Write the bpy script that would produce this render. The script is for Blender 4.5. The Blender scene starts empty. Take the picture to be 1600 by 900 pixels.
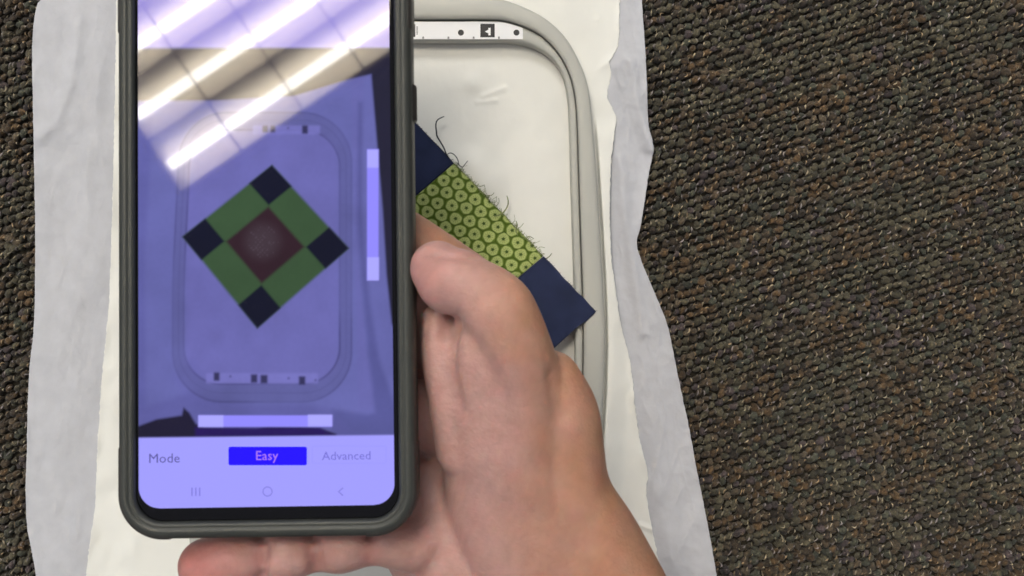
import bpy, math, random
import numpy as np
from mathutils import Vector, noise as mnoise
random.seed(7); rng = np.random.default_rng(7)
scn = bpy.context.scene
COL = scn.collection

# ---------------------------------------------------------------- camera, world, lamps, exposure
H = 395.0            # camera height above the carpet, mm
S = 0.23             # mm on the carpet per photo pixel (photo is 1600 x 900)
cd = bpy.data.cameras.new('camera'); cam = bpy.data.objects.new('camera', cd); COL.objects.link(cam)
cam.location = (0, 0, H / 1000); cam.rotation_euler = (0, 0, 0)
cd.sensor_width = 36; cd.lens = 36 * H / (1600 * S)
cd.clip_start = 0.01; cd.clip_end = 20
cd.dof.use_dof = True; cd.dof.focus_distance = 0.49; cd.dof.aperture_fstop = 34.0
scn.camera = cam

w = bpy.data.worlds.new('World'); scn.world = w; w.use_nodes = True
bg = w.node_tree.nodes['Background']
bg.inputs[0].default_value = (0.97, 0.98, 1.0, 1); bg.inputs[1].default_value = 0.38

def area(name, loc, size, power, color=(1, 1, 1), target=(0, 0, 0)):
    l = bpy.data.lights.new(name, 'AREA'); l.shape = 'RECTANGLE'; l.size, l.size_y = size
    l.energy = power; l.color = color
    o = bpy.data.objects.new(name, l); COL.objects.link(o); o.location = loc
    o.rotation_euler = (Vector(target) - Vector(loc)).to_track_quat('-Z', 'Y').to_euler()
    return o
area('room_lamp', (-0.5, 2.6, 2.6), (1.6, 0.8), 48, (1.0, 0.99, 0.965))
area('room_lamp', (-2.2, -0.2, 2.6), (1.2, 0.6), 13, (0.96, 0.98, 1.0))

scn.view_settings.view_transform = 'Standard'; scn.view_settings.look = 'None'
scn.view_settings.exposure = 0.0; scn.view_settings.gamma = 1.0
scn.view_settings.use_curve_mapping = False
scn.cycles.use_denoising = True
scn.cycles.max_bounces = 8

# ---------------------------------------------------------------- helpers
def P(X, Y, z=0.0):
    k = S * (1 - z / H)
    return np.array([(X - 800) * k, (450 - Y) * k, z])

def lin(c):
    c = np.asarray(c, float) / 255.0
    return np.where(c <= 0.04045, c / 12.92, ((c + 0.055) / 1.055) ** 2.4)

def L4(c, a=1.0):
    v = lin(c); return (float(v[0]), float(v[1]), float(v[2]), a)

def tag(o, label=None, cat=None, group=None, kind=None):
    if label: o['label'] = label
    if cat: o['category'] = cat
    if group: o['group'] = group
    if kind: o['kind'] = kind
    return o

def empty(name, loc_mm):
    o = bpy.data.objects.new(name, None); COL.objects.link(o)
    o.location = [c / 1000 for c in loc_mm]; o.empty_display_size = 0.01
    return o

def wloc(o):
    l = Vector((0, 0, 0))
    while o is not None:
        l += o.location; o = o.parent
    return l

def build(name, verts, faces, mat, parent=None, smooth=True, colors=None, origin=None):
    """verts: world coordinates in mm"""
    v = np.asarray(verts, float) / 1000.0
    if origin is None:
        c = (v.min(0) + v.max(0)) / 2; c[2] = v[:, 2].min()
    else:
        c = np.asarray(origin, float) / 1000
    me = bpy.data.meshes.new(name)
    if isinstance(faces, np.ndarray):
        n, k = faces.shape
        me.vertices.add(len(v)); me.vertices.foreach_set('co', (v - c).astype(np.float32).ravel())
        me.loops.add(n * k); me.loops.foreach_set('vertex_index', faces.astype(np.int32).ravel())
        me.polygons.add(n); me.polygons.foreach_set('loop_start', (np.arange(n) * k).astype(np.int32))
        me.polygons.foreach_set('loop_total', np.full(n, k, np.int32))
        me.update(calc_edges=True)
    else:
        me.from_pydata([tuple(p) for p in (v - c)], [], faces)
        me.update()
    me.polygons.foreach_set('use_smooth', np.full(len(me.polygons), smooth))
    if colors is not None:
        ca = me.color_attributes.new('paint', 'FLOAT_COLOR', 'POINT')
        cc = np.ones((len(v), 4), np.float32); cc[:, :3] = colors
        ca.data.foreach_set('color', cc.ravel())
    if mat: me.materials.append(mat)
    o = bpy.data.objects.new(name, me); COL.objects.link(o)
    if parent is not None:
        o.parent = parent
        o.location = Vector(c) - wloc(parent)
    else:
        o.location = c
    return o

def grid_faces(nu, nv, closed_u=False):
    i = np.arange(nu if closed_u else nu - 1); j = np.arange(nv - 1)
    I, J = np.meshgrid(i, j, indexing='ij'); I = I.ravel(); J = J.ravel()
    I2 = (I + 1) % nu
    return np.stack([I * nv + J, I2 * nv + J, I2 * nv + J + 1, I * nv + J + 1], 1)

def catmull(pts, n, closed=False):
    p = np.asarray(pts, float); m = len(p)
    t = np.linspace(0, m if closed else m - 1, n, endpoint=not closed)
    i = np.floor(t).astype(int)
    if not closed: i = np.minimum(i, m - 2)
    f = (t - i)[:, None]
    def g(k):
        k = i + k
        return p[k % m] if closed else p[np.clip(k, 0, m - 1)]
    a, b, c, d = g(-1), g(0), g(1), g(2)
    return 0.5 * ((2 * b) + (c - a) * f + (2 * a - 5 * b + 4 * c - d) * f ** 2 + (3 * b - a - 3 * c + d) * f ** 3)

def tube(pts, rad, sides=6):
    p = np.asarray(pts, float); n = len(p)
    r = np.broadcast_to(np.asarray(rad, float), (n,))
    T = np.gradient(p, axis=0); T /= np.linalg.norm(T, axis=1)[:, None] + 1e-9
    up = np.array([0, 0, 1.0]); A = np.cross(T, up)
    bad = np.linalg.norm(A, axis=1) < 0.2; A[bad] = np.cross(T[bad], [1, 0.2, 0])
    A /= np.linalg.norm(A, axis=1)[:, None]; B = np.cross(T, A)
    th = np.linspace(0, 2 * np.pi, sides, endpoint=False)
    V = p[:, None] + r[:, None, None] * (np.cos(th)[None, :, None] * A[:, None] + np.sin(th)[None, :, None] * B[:, None])
    V = V.reshape(-1, 3)
    F = []
    for i in range(n - 1):
        for j in range(sides):
            k = (j + 1) % sides
            F.append((i * sides + j, i * sides + k, (i + 1) * sides + k, (i + 1) * sides + j))
    F.append(tuple(range(sides))[::-1]); F.append(tuple((n - 1) * sides + q for q in range(sides)))
    return V, F

def merge(parts):
    V = []; F = []; o = 0
    for v, f in parts:
        V.append(np.asarray(v, float)); F += [tuple(int(a) + o for a in q) for q in f]; o += len(v)
    return np.vstack(V), F

def box(x0, x1, y0, y1, z0, z1):
    v = [(x, y, z) for x in (x0, x1) for y in (y0, y1) for z in (z0, z1)]
    f = [(0, 1, 3, 2), (4, 6, 7, 5), (0, 4, 5, 1), (2, 3, 7, 6), (0, 2, 6, 4), (1, 5, 7, 3)]
    return np.array(v, float), f

class Nz:
    """smooth value noise on the plane, numpy"""
    def __init__(s, seed, n=64):
        s.g = np.random.default_rng(seed).uniform(-1, 1, (n, n)); s.n = n
    def __call__(s, x, y):
        x = np.asarray(x, float); y = np.asarray(y, float)
        xi = np.floor(x).astype(int); yi = np.floor(y).astype(int)
        fx = x - xi; fy = y - yi
        fx = fx * fx * (3 - 2 * fx); fy = fy * fy * (3 - 2 * fy)
        g = s.g; n = s.n
        a = g[xi % n, yi % n]; b = g[(xi + 1) % n, yi % n]; c = g[xi % n, (yi + 1) % n]; d = g[(xi + 1) % n, (yi + 1) % n]
        return (a * (1 - fx) + b * fx) * (1 - fy) + (c * (1 - fx) + d * fx) * fy
def sstep(a, b, x):
    t = np.clip((x - a) / (b - a), 0, 1); return t * t * (3 - 2 * t)

# ---- materials
def mat(name, color, rough=0.6, spec=0.5, var=0.0, vscale=60, bump=0.0, bscale=800, attr=False,
        sss=0.0, sssr=(1, .3, .15), ssscale=0.004, metallic=0.0, sheen=0.0, bdist=0.0005, coat=0.0, weave=0.0, wscale=900):
    m = bpy.data.materials.new(name); m.use_nodes = True
    nt = m.node_tree; N = nt.nodes; Lk = nt.links; b = N['Principled BSDF']
    b.inputs['Roughness'].default_value = rough
    b.inputs['Specular IOR Level'].default_value = spec
    b.inputs['Metallic'].default_value = metallic
    b.inputs['Coat Weight'].default_value = coat
    b.inputs['Sheen Weight'].default_value = sheen
    tc = N.new('ShaderNodeTexCoord')
    if attr:
        a = N.new('ShaderNodeAttribute'); a.attribute_name = 'paint'; src = a.outputs['Color']
    else:
        r = N.new('ShaderNodeRGB'); r.outputs[0].default_value = (*color, 1) if len(color) == 3 else color; src = r.outputs[0]
    if var > 0:
        n = N.new('ShaderNodeTexNoise'); n.inputs['Scale'].default_value = vscale; n.inputs['Detail'].default_value = 5
        Lk.new(tc.outputs['Object'], n.inputs['Vector'])
        mr = N.new('ShaderNodeMapRange'); mr.inputs[1].default_value = 0.3; mr.inputs[2].default_value = 0.7
        mr.inputs[3].default_value = 1 - var; mr.inputs[4].default_value = 1 + var
        Lk.new(n.outputs['Fac'], mr.inputs[0])
        vm = N.new('ShaderNodeVectorMath'); vm.operation = 'SCALE'
        Lk.new(src, vm.inputs[0]); Lk.new(mr.outputs[0], vm.inputs['Scale']); src = vm.outputs[0]
    Lk.new(src, b.inputs['Base Color'])
    if sss > 0:
        b.inputs['Subsurface Weight'].default_value = sss
        b.inputs['Subsurface Radius'].default_value = sssr; b.inputs['Subsurface Scale'].default_value = ssscale
    hsrc = None
    if bump > 0:
        n2 = N.new('ShaderNodeTexNoise'); n2.inputs['Scale'].default_value = bscale; n2.inputs['Detail'].default_value = 4
        Lk.new(tc.outputs['Object'], n2.inputs['Vector']); hsrc = n2.outputs['Fac']
    if weave > 0:
        mm = []
        for ax in (0, 1):
            wv = N.new('ShaderNodeTexWave'); wv.bands_direction = 'XY'[ax]; wv.inputs['Scale'].default_value = wscale
            wv.inputs['Distortion'].default_value = 0.6; wv.inputs['Detail'].default_value = 1
            Lk.new(tc.outputs['Object'], wv.inputs['Vector']); mm.append(wv.outputs['Fac'])
        mx = N.new('ShaderNodeMath'); mx.operation = 'MULTIPLY'; Lk.new(mm[0], mx.inputs[0]); Lk.new(mm[1], mx.inputs[1])
        if hsrc is not None:
            ad = N.new('ShaderNodeMath'); ad.operation = 'MULTIPLY_ADD'; ad.inputs[1].default_value = weave
            Lk.new(mx.outputs[0], ad.inputs[0]); Lk.new(hsrc, ad.inputs[2]); hsrc = ad.outputs[0]
        else: hsrc = mx.outputs[0]; bump = weave
    if hsrc is not None:
        bp = N.new('ShaderNodeBump'); bp.inputs['Strength'].default_value = bump; bp.inputs['Distance'].default_value = bdist
        Lk.new(hsrc, bp.inputs['Height']); Lk.new(bp.outputs[0], b.inputs['Normal'])
    return m

M = {}
M['floor'] = mat('carpet_backing', (0.03, 0.026, 0.02), 0.95, 0.1, var=.4, vscale=300)
M['pile'] = mat('carpet_yarn', None, 0.75, 0.35, attr=True, var=0.5, vscale=1100, bump=1.0, bscale=2200, bdist=0.0004, sheen=.15)
M['paper'] = mat('stabilizer_paper', (0.50, 0.505, 0.54), 0.85, 0.2, var=0.05, vscale=160, bump=0.45, bscale=450, bdist=0.0005)
M['cloth'] = mat('cream_cloth', (0.79, 0.785, 0.735), 0.5, 0.4, var=0.02, vscale=60, bump=0.15, bscale=700, weave=.25, wscale=1100, bdist=0.0003)
M['hoop'] = mat('grey_plastic', (0.44, 0.44, 0.405), 0.42, 0.45, var=0.02, vscale=50, bump=0.03, bscale=1200)
M['strip'] = mat('white_sticker', (0.86, 0.86, 0.87), 0.4, 0.4)
M['ink'] = mat('black_ink', (0.02, 0.02, 0.024), 0.5, 0.3)
M['navy'] = mat('navy_cotton', (0.017, 0.024, 0.062), 0.9, 0.15, var=0.18, vscale=120, bump=.2, weave=0.7, wscale=900, bscale=1500, bdist=0.0003, sheen=.12)
M['green'] = mat('green_print_cotton', None, 0.9, 0.15, attr=True, var=0.06, vscale=200, bump=.2, weave=0.6, wscale=900, bscale=1500, bdist=0.0003)
M['maroon'] = mat('maroon_cotton', (0.07, 0.025, 0.03), 0.9, 0.15, var=0.15, vscale=120, weave=0.7)
M['thread_dark'] = mat('navy_thread', (0.03, 0.035, 0.045), 0.8, 0.2)
M['thread_green'] = mat('green_thread', (0.19, 0.22, 0.10), 0.8, 0.2, var=.4, vscale=300)
M['case'] = mat('grey_rubber', (0.025, 0.028, 0.025), 0.5, 0.5, var=0.06, vscale=80, bump=0.06, bscale=1800)
M['case_dark'] = mat('dark_rubber', (0.022, 0.019, 0.017), 0.5, 0.5, bump=0.04, bscale=1500)
M['glass_black'] = mat('black_glass', (0.002, 0.002, 0.004), 0.05, 0.27)
M['skin'] = mat('skin', None, 0.5, 0.4, attr=True, var=0.07, vscale=70, bump=0.5, bscale=650, sss=0.45, ssscale=0.003, bdist=0.0006)
M['nail'] = mat('fingernail', (0.62, 0.38, 0.32), 0.3, 0.5, sss=.3)

def screen_mat(name, attr=True, color=None, strength=1.0):
    m = mat(name, (0.003, 0.003, 0.005), 0.03, 0.27)
    nt = m.node_tree; b = nt.nodes['Principled BSDF']
    if attr:
        a = nt.nodes.new('ShaderNodeAttribute'); a.attribute_name = 'paint'
        nt.links.new(a.outputs['Color'], b.inputs['Emission Color'])
    else: b.inputs['Emission Color'].default_value = color
    b.inputs['Emission Strength'].default_value = strength
    return m

# ---------------------------------------------------------------- floor + carpet pile
fl = build('floor', [(-1500, -1500, -3.2), (1500, -1500, -3.2), (1500, 1500, -3.2), (-1500, 1500, -3.2)], [(0, 1, 2, 3)], M['floor'], smooth=False)
tag(fl, kind='structure')

def carpet():
    ang = math.radians(19); ca, sa = math.cos(ang), math.sin(ang)
    pu, pv = 2.8, 2.75
    N = 126
    I, J = np.meshgrid(np.arange(-N, N), np.arange(-N, N), indexing='ij'); I = I.ravel(); J = J.ravel()
    u = (I + 0.5 * (J % 2)) * pu + rng.normal(0, .27, I.size); v = J * pv + rng.normal(0, .17, I.size)
    x = u * ca - v * sa; y = u * sa + v * ca
    X = x / S + 800; Y = 450 - y / S
    vis = (X > -190) & (X < 1790) & (Y > -190) & (Y < 1090) & ~((X > 110) & (X < 955))
    I, J, u, v, x, y = [a[vis] for a in (I, J, u, v, x, y)]
    n = len(x)
    # arch template (along local u)
    seg, sides = 6, 5
    t = np.linspace(-0.12 * math.pi, 1.12 * math.pi, seg + 1)
    cx = -np.cos(t) * 0.85; cz = np.sin(t) * 2.2 - 2.4
    tx = np.gradient(cx); tz = np.gradient(cz); l = np.hypot(tx, tz); tx /= l; tz /= l
    th = np.linspace(0, 2 * np.pi, sides, endpoint=False)
    R = 0.91 * np.array([.8, 1, 1.08, 1.12, 1.08, 1, .8])
    TX = cx[:, None] + R[:, None] * np.cos(th)[None] * (-tz[:, None])
    TZ = cz[:, None] + R[:, None] * np.cos(th)[None] * (tx[:, None])
    TY = np.repeat((np.sin(th))[None], seg + 1, 0) * R[:, None]
    T = np.stack([TX, TY, TZ], -1).reshape(-1, 3); m = len(T)
    f = []
    for i in range(seg):
        for j in range(sides):
            k = (j + 1) % sides; f.append((i * sides + j, i * sides + k, (i + 1) * sides + k, (i + 1) * sides + j))
    f = np.array(f)
    yaw = ang + math.radians(20) + rng.normal(0, .45, n); sc = rng.uniform(.75, 1.2, n); hz = rng.uniform(.55, 1.2, n); lean = rng.normal(-.12, .28, n)
    c, s_ = np.cos(yaw)[:, None], np.sin(yaw)[:, None]
    lx = T[None, :, 0] * sc[:, None]; ly = T[None, :, 1] * sc[:, None] + lean[:, None] * (T[None, :, 2] + 2); lz = (T[None, :, 2] + 2.3) * hz[:, None] - 2.8
    wx = x[:, None] + lx * c - ly * s_; wy = y[:, None] + lx * s_ + ly * c
    # pushed down where the sheet lies
    V = np.stack([wx, wy, lz], -1).reshape(-1, 3)
    F = (f[None] + (np.arange(n) * m)[:, None, None]).reshape(-1, 4)
    pal = lin([(74, 69, 54), (73, 61, 47), (80, 62, 41), (70, 60, 60), (53, 44, 36), (78, 68, 54), (64, 65, 54)])
    n1, n2 = Nz(3), Nz(4)
    a = n1(u / 15, v / 4.2) + .6 * n2(u / 5, v / 2.5) + rng.normal(0, .30, n)
    b2 = n2(u / 15 + 9, v / 4.2 + 3) + rng.normal(0, .3, n)
    ci = np.where(a > .55, 2, np.where(a > .2, 1, np.where(a < -.2, 0, np.where(b2 > .25, 3, np.where(b2 < -.3, 4, 5)))))
    ci = np.where((rng.random(n) < .12), 6, ci)
    cc = pal[ci] * rng.uniform(.45, 1.3, n)[:, None]
    C = np.repeat(cc, m, 0)
    # pale filaments lying over the loops
    sel = np.concatenate([np.nonzero(rng.random(n) < .95)[0], np.arange(n), np.arange(n), np.arange(n)]); own = np.arange(len(sel)) >= len(sel) - 3 * n
    ns = len(sel); k = 4; sd = 3
    tt = np.linspace(-1, 1, k)
    ln = rng.uniform(.4, 1.15, ns); dirn = math.radians(66) + rng.normal(0, .42, ns)
    off = rng.normal(1.25, .35, ns); ox = x[sel] + off * ca + rng.normal(0, .2, ns); oy = y[sel] + off * sa + rng.normal(0, .45, ns); oz = rng.uniform(-.35, .5, ns)
    no_ = own.sum(); ln[own] = rng.uniform(.5, 1.2, no_); dirn[own] = ang + rng.normal(.35, .6, no_)
    ox[own] = x[sel[own]] + rng.normal(0, .55, no_); oy[own] = y[sel[own]] + rng.normal(0, .6, no_); oz[own] = (hz[sel[own]] * 3.1 - 3.0) * .9 + rng.normal(0, .15, no_)
    bend = rng.normal(0, .35, ns)
    px = ox[:, None] + np.cos(dirn)[:, None] * ln[:, None] * tt + -np.sin(dirn)[:, None] * bend[:, None] * (1 - tt ** 2)
    py = oy[:, None] + np.sin(dirn)[:, None] * ln[:, None] * tt + np.cos(dirn)[:, None] * bend[:, None] * (1 - tt ** 2)
    pz = oz[:, None] - .7 * tt[None] ** 2
    rr = rng.uniform(.14, .34, ns)
    rr[own] = rng.uniform(.06, .13, no_)
    th = np.linspace(0, 2 * np.pi, sd, endpoint=False)
    prof = np.array([.3, 1, 1, .3])
    nx_, ny_ = -np.sin(dirn), np.cos(dirn)
    SX = px[:, :, None] + nx_[:, None, None] * rr[:, None, None] * prof[None, :, None] * np.cos(th)
    SY = py[:, :, None] + ny_[:, None, None] * rr[:, None, None] * prof[None, :, None] * np.cos(th)
    SZ = pz[:, :, None] + rr[:, None, None] * prof[None, :, None] * np.sin(th)
    V2 = np.stack([SX, SY, SZ], -1).reshape(-1, 3)
    f2 = []
    for i in range(k - 1):
        for j in range(sd):
            q = (j + 1) % sd; f2.append((i * sd + j, i * sd + q, (i + 1) * sd + q, (i + 1) * sd + j))
    F2 = (np.array(f2)[None] + (np.arange(ns) * k * sd)[:, None, None]).reshape(-1, 4) + len(V)
    fc = lin([(182, 166, 138), (160, 150, 126), (172, 146, 112), (158, 148, 146)])[rng.integers(0, 4, ns)] * rng.uniform(.35, 1.1, ns)[:, None]
    fc[own] = cc[sel[own]] * rng.uniform(.9, 2.3, no_)[:, None]
    C2 = np.repeat(fc, k * sd, 0)
    o = build('carpet_pile', np.vstack([V, V2]), np.vstack([F, F2]), M['pile'], colors=np.vstack([C, C2]))
    tag(o, 'dark flecked brown and olive loop pile carpet round the pale sheets', 'carpet', kind='stuff')
carpet()

# ---------------------------------------------------------------- sheets
def edge(pts):
    p = np.array(pts, float); return lambda Y: np.interp(Y, p[:, 1], p[:, 0])
def smooth_edge(pts, n=500):
    p = catmull(pts, n); o = np.argsort(p[:, 1]); p = p[o]
    return lambda Y: np.interp(Y, p[:, 1], p[:, 0])
paperL = smooth_edge([(110, -230), (100, -120), (76, -20), (58, 8), (52, 45), (50, 90), (52, 200), (54, 300), (55, 380), (54, 470), (52, 520), (46, 575), (43, 640), (42, 700), (40, 760), (42, 820), (50, 865), (58, 920), (70, 1100), (80, 1260)])
paperR = smooth_edge([(1000, -230), (1002, -60), (1003, 0), (1008, 70), (1011, 130), (1013, 190), (1020, 222), (1021, 238), (1014, 270), (1008, 310), (1002, 350), (995, 380), (1004, 412), (1022, 455), (1042, 505), (1052, 550), (1062, 600), (1075, 660), (1090, 740), (1104, 810), (1120, 900), (1140, 1050), (1170, 1260)])
clothL = smooth_edge([(185, -200), (180, 100), (176, 300), (171, 450), (166, 520), (158, 600), (156, 640), (152, 700), (148, 790), (140, 850), (134, 905), (125, 1040), (120, 1210)])
clothR = smooth_edge([(968, -200), (969, -40), (968, 20), (966, 70), (953, 96), (955, 116), (949, 150), (956, 168), (963, 186), (959, 215), (954, 270), (953, 330), (955, 400), (962, 450), (970, 505), (980, 545), (986, 575), (993, 640), (1000, 690), (1012, 735), (1010, 765), (1015, 805), (1026, 860), (1034, 905), (1050, 1040), (1060, 1210)])
nA, nB, nC, nD = Nz(11), Nz(12), Nz(13), Nz(14)
CX, CY = 612.0, 535.0
def ridge(X, Y, pts, wd, amp):
    p = np.array(pts, float); best = np.full(X.shape, 1e9)
    for a, b in zip(p[:-1], p[1:]):
        d = b - a; t = np.clip(((X - a[0]) * d[0] + (Y - a[1]) * d[1]) / (d @ d), 0, 1)
        fade = 1
        q = np.hypot(X - a[0] - t * d[0], Y - a[1] - t * d[1]); best = np.minimum(best, q)
    return amp * np.exp(-(best / wd) ** 2)
def zpaper(X, Y):
    cl, cr = clothL(Y), clothR(Y)
    out = np.maximum(sstep(-25, 22, X - cr), sstep(-20, 30, cl - X))
    z = 0.9 + out * (0.9 + 0.75 * nA(X / 48, Y / 85) + 0.35 * nB(X / 17, Y / 40) + .12 * nC(X / 8, Y / 10))
    z += out * np.where(X < 500, .16, .42) * ((1 - np.abs(nC(X / 26 + Y / 90, Y / 60))) ** 3 + .7 * (1 - np.abs(nD(X / 14 - Y / 50, Y / 30))) ** 4)
    z += out * ridge(X, Y, [(985, 95), (1000, 170), (1016, 232)], 9, 1.6)
    z += out * ridge(X, Y, [(968, 250), (978, 330), (990, 420), (1005, 520)], 10, 1.3)
    z -= out * ridge(X, Y, [(955, 120), (985, 200), (1000, 240)], 9, 0.9)
    z += out * ridge(X, Y, [(60, 215), (90, 190), (112, 120), (125, 40)], 10, .9)
    z += out * ridge(X, Y, [(1040, 560), (1025, 700), (1050, 880)], 22, .8)
    e = np.minimum(X - paperL(Y), paperR(Y) - X)
    z += 1.1 * np.exp(-np.maximum(e, 0) / 14) * (0.5 + 0.8 * nB(X / 60 + 5, Y / 55))
    return np.maximum(z, .45)
def inhoop(X, Y):
    return sstep(370, 300, np.abs(X - CX)) * sstep(600, 530, np.abs(Y - CY))
HOR = np.array([(926, 186), (932, 270), (938, 370), (943, 460), (945, 535), (943, 610), (938, 700), (932, 800), (926, 884)], float)
def zcloth(X, Y):
    cl, cr = clothL(Y), clothR(Y)
    ih = inhoop(X, Y)
    e = np.minimum(X - cl, cr - X)
    w_ = (1 - ih)
    z = 1.55 + w_ * (0.5 + 0.5 * nC(X / 42, Y / 60) + 0.3 * nD(X / 16, Y / 24))
    z += w_ * ridge(X, Y, [(885, 48), (915, 33), (935, 30)], 5, .8) + w_ * ridge(X, Y, [(850, 8), (875, 28)], 5, .8)
    z += w_ * ridge(X, Y, [(953, 96), (935, 108), (925, 112)], 6, .8) + w_ * ridge(X, Y, [(1000, 820), (1020, 828)], 4, .7)
    # dimples in the stretched cloth
    z += ih * (0.28 * nA(X / 70 + 3, Y / 70) + 0.12 * nB(X / 22, Y / 22) + .03 * nC(X / 7, Y / 8))
    z += ih * (ridge(X, Y, [(755, 150), (788, 138)], 4, .35) + ridge(X, Y, [(745, 160), (775, 157)], 3, .3) + ridge(X, Y, [(738, 128), (740, 132)], 12, .9)
               + ridge(X, Y, [(745, 262), (760, 285)], 24, 1.5))
    # cloth pushed up against the right side of the hoop below its corner
    he = X - np.interp(Y, HOR[:, 1], HOR[:, 0])
    z += 3.4 * sstep(2.0, 6.0, he) * sstep(44, 8, he) * sstep(176, 215, Y) * (.35 + .65 * sstep(180, 330, Y)) * sstep(900, 800, Y)
    z += .7 * np.exp(-np.maximum(e, 0) / 10) * (.6 + nA(X / 40, Y / 33))
    return np.maximum(z, 1.25)
def sheet(name, fl_, fr_, zf, y0, y1, nx, ny, thick, material, ragged=0):
    yy = np.linspace(y0, y1, ny); tt = np.linspace(0, 1, nx)
    l, r = fl_(yy), fr_(yy)
    if ragged:
        l = l + ragged * Nz(21)(yy / 5, yy * 0 + .5) + ragged * .6 * Nz(22)(yy / 2, yy * 0); r = r + ragged * Nz(23)(yy / 6, yy * 0 + .5) + ragged * .6 * Nz(24)(yy / 2, yy * 0)
    tt = (tt + .35 * (sstep(0, 1, tt) - tt))
    X = l[None] * (1 - tt[:, None]) + r[None] * tt[:, None]; Y = np.repeat(yy[None], nx, 0)
    z = zf(X, Y); k = S * (1 - z / H)
    top = np.stack([(X - 800) * k, (450 - Y) * k, z], -1)
    bot = top.copy(); bot[..., 2] -= thick
    F1 = grid_faces(nx, ny)[:, ::-1]; n = nx * ny
    idx = np.arange(n).reshape(nx, ny)
    rim = np.concatenate([idx[:, 0], idx[-1, 1:], idx[-2::-1, -1], idx[0, -2:0:-1]])
    r2 = np.roll(rim, -1)
    F3 = np.stack([rim, r2, r2 + n, rim + n], 1)
    return build(name, np.vstack([top.reshape(-1, 3), bot.reshape(-1, 3)]), np.vstack([F1, F1[:, ::-1] + n, F3]), material)
o = sheet('stabilizer_sheet', paperL, paperR, zpaper, -230, 1260, 420, 420, .25, M['paper'], .5)
tag(o, 'greyish white paper stabilizer sheet lying directly on the carpet, crumpled along its right edge', 'paper sheet')
o = sheet('cream_fabric', clothL, clothR, zcloth, -200, 1210, 420, 480, .45, M['cloth'], .9)
tag(o, 'cream cloth stretched in the grey hoop, lying over the greyish paper sheet', 'fabric')

# ---------------------------------------------------------------- embroidery hoop
OUT = [(612, -10), (700, -9), (760, -5), (797, 2), (847, 25), (883, 57), (906, 97), (919, 135), (926, 190), (932, 270), (938, 370), (943, 460), (945, 535)]
GRV = [(612, 31), (700, 31), (762, 31), (795, 34), (838, 51), (868, 78), (888, 112), (898, 150), (902, 200), (904, 270), (907, 370), (910, 460), (911, 535)]
INN = [(612, 63), (690, 63), (755, 63), (795, 63), (828, 69), (856, 84), (876, 108), (886, 140), (890, 190), (892, 270), (895, 370), (898, 460), (899, 535)]
def full(q):
    q = np.array(q, float)
    tr = q[:-1]; br = q[::-1].copy(); br[:, 1] = 2 * CY - br[:, 1]; br = br[:-1]
    bl = q.copy(); bl = 2 * np.array([CX, CY]) - bl; bl = bl[:-1]
    tl = q[::-1].copy(); tl[:, 0] = 2 * CX - tl[:, 0]; tl = tl[:-1]
    return catmull(np.vstack([tr, br, bl, tl]), 480, closed=True)
fo, fg, fi = full(OUT), full(GRV), full(INN)
def ring(name, A, B, prof, m_, parent):
    V = []
    for f, z in prof:
        q = A * (1 - f) + B * f; k = S * (1 - min(z, 9) / H) if False else S * (1 - 8 / H)
        V.append(np.stack([(q[:, 0] - 800) * k, (450 - q[:, 1]) * k, np.full(len(q), z)], -1))
    V = np.stack(V, 1); nu, nv = V.shape[:2]
    F = grid_faces(nu, nv, True)
    bt = np.stack([np.arange(nu) * nv + nv - 1, (np.arange(nu) + 1) % nu * nv + nv - 1, (np.arange(nu) + 1) % nu * nv, np.arange(nu) * nv], 1)
    return build(name, V.reshape(-1, 3), np.vstack([F, bt])[:, ::-1], m_, parent)
hoop = empty('embroidery_hoop', P(CX, CY, 1.5))
tag(hoop, 'long grey plastic embroidery hoop with rounded corners clamped on the cream cloth', 'embroidery hoop')
ring('outer_ring', fo, fg, [(0, 1.0), (-0.01, 6.6), (.03, 7.9), (.12, 8.7), (.25, 9), (.55, 9.05), (.8, 9), (.93, 8.7), (.965, 8.1), (.965, 4.0)], M['hoop'], hoop)
inner = ring('inner_ring', fg, fi, [(.0, 3.5), (.0, 6.4), (.08, 6.9), (.22, 7.1), (.8, 7.1), (.93, 6.8), (1, 6.0), (1, 1.3)], M['hoop'], hoop)
# sticker with printed marks on the inner ring
def flat(name, polys, z, m_, parent, t=.06):
    parts = []
    for p in polys:
        n = len(p); k = S * (1 - 8 / H)
        top = [((a - 800) * k, (450 - b) * k, z) for a, b in p]; bot = [(q[0], q[1], z - t) for q in top]
        f = [tuple(range(n))[::-1] if False else tuple(range(n)), tuple(range(2 * n - 1, n - 1, -1))] + [(i, i + n, (i + 1) % n + n, (i + 1) % n) for i in range(n)]
        parts.append((np.array(top + bot), f))
    V, F = merge(parts)
    return build(name, V, F, m_, parent, smooth=False)
def circ(cx, cy, r, n=20): return [(cx + r * math.cos(a), cy + r * math.sin(a)) for a in np.linspace(0, 2 * math.pi, n, endpoint=False)]
def rect(x0, y0, x1, y1): return [(x0, y0), (x1, y0), (x1, y1), (x0, y1)]
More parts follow.
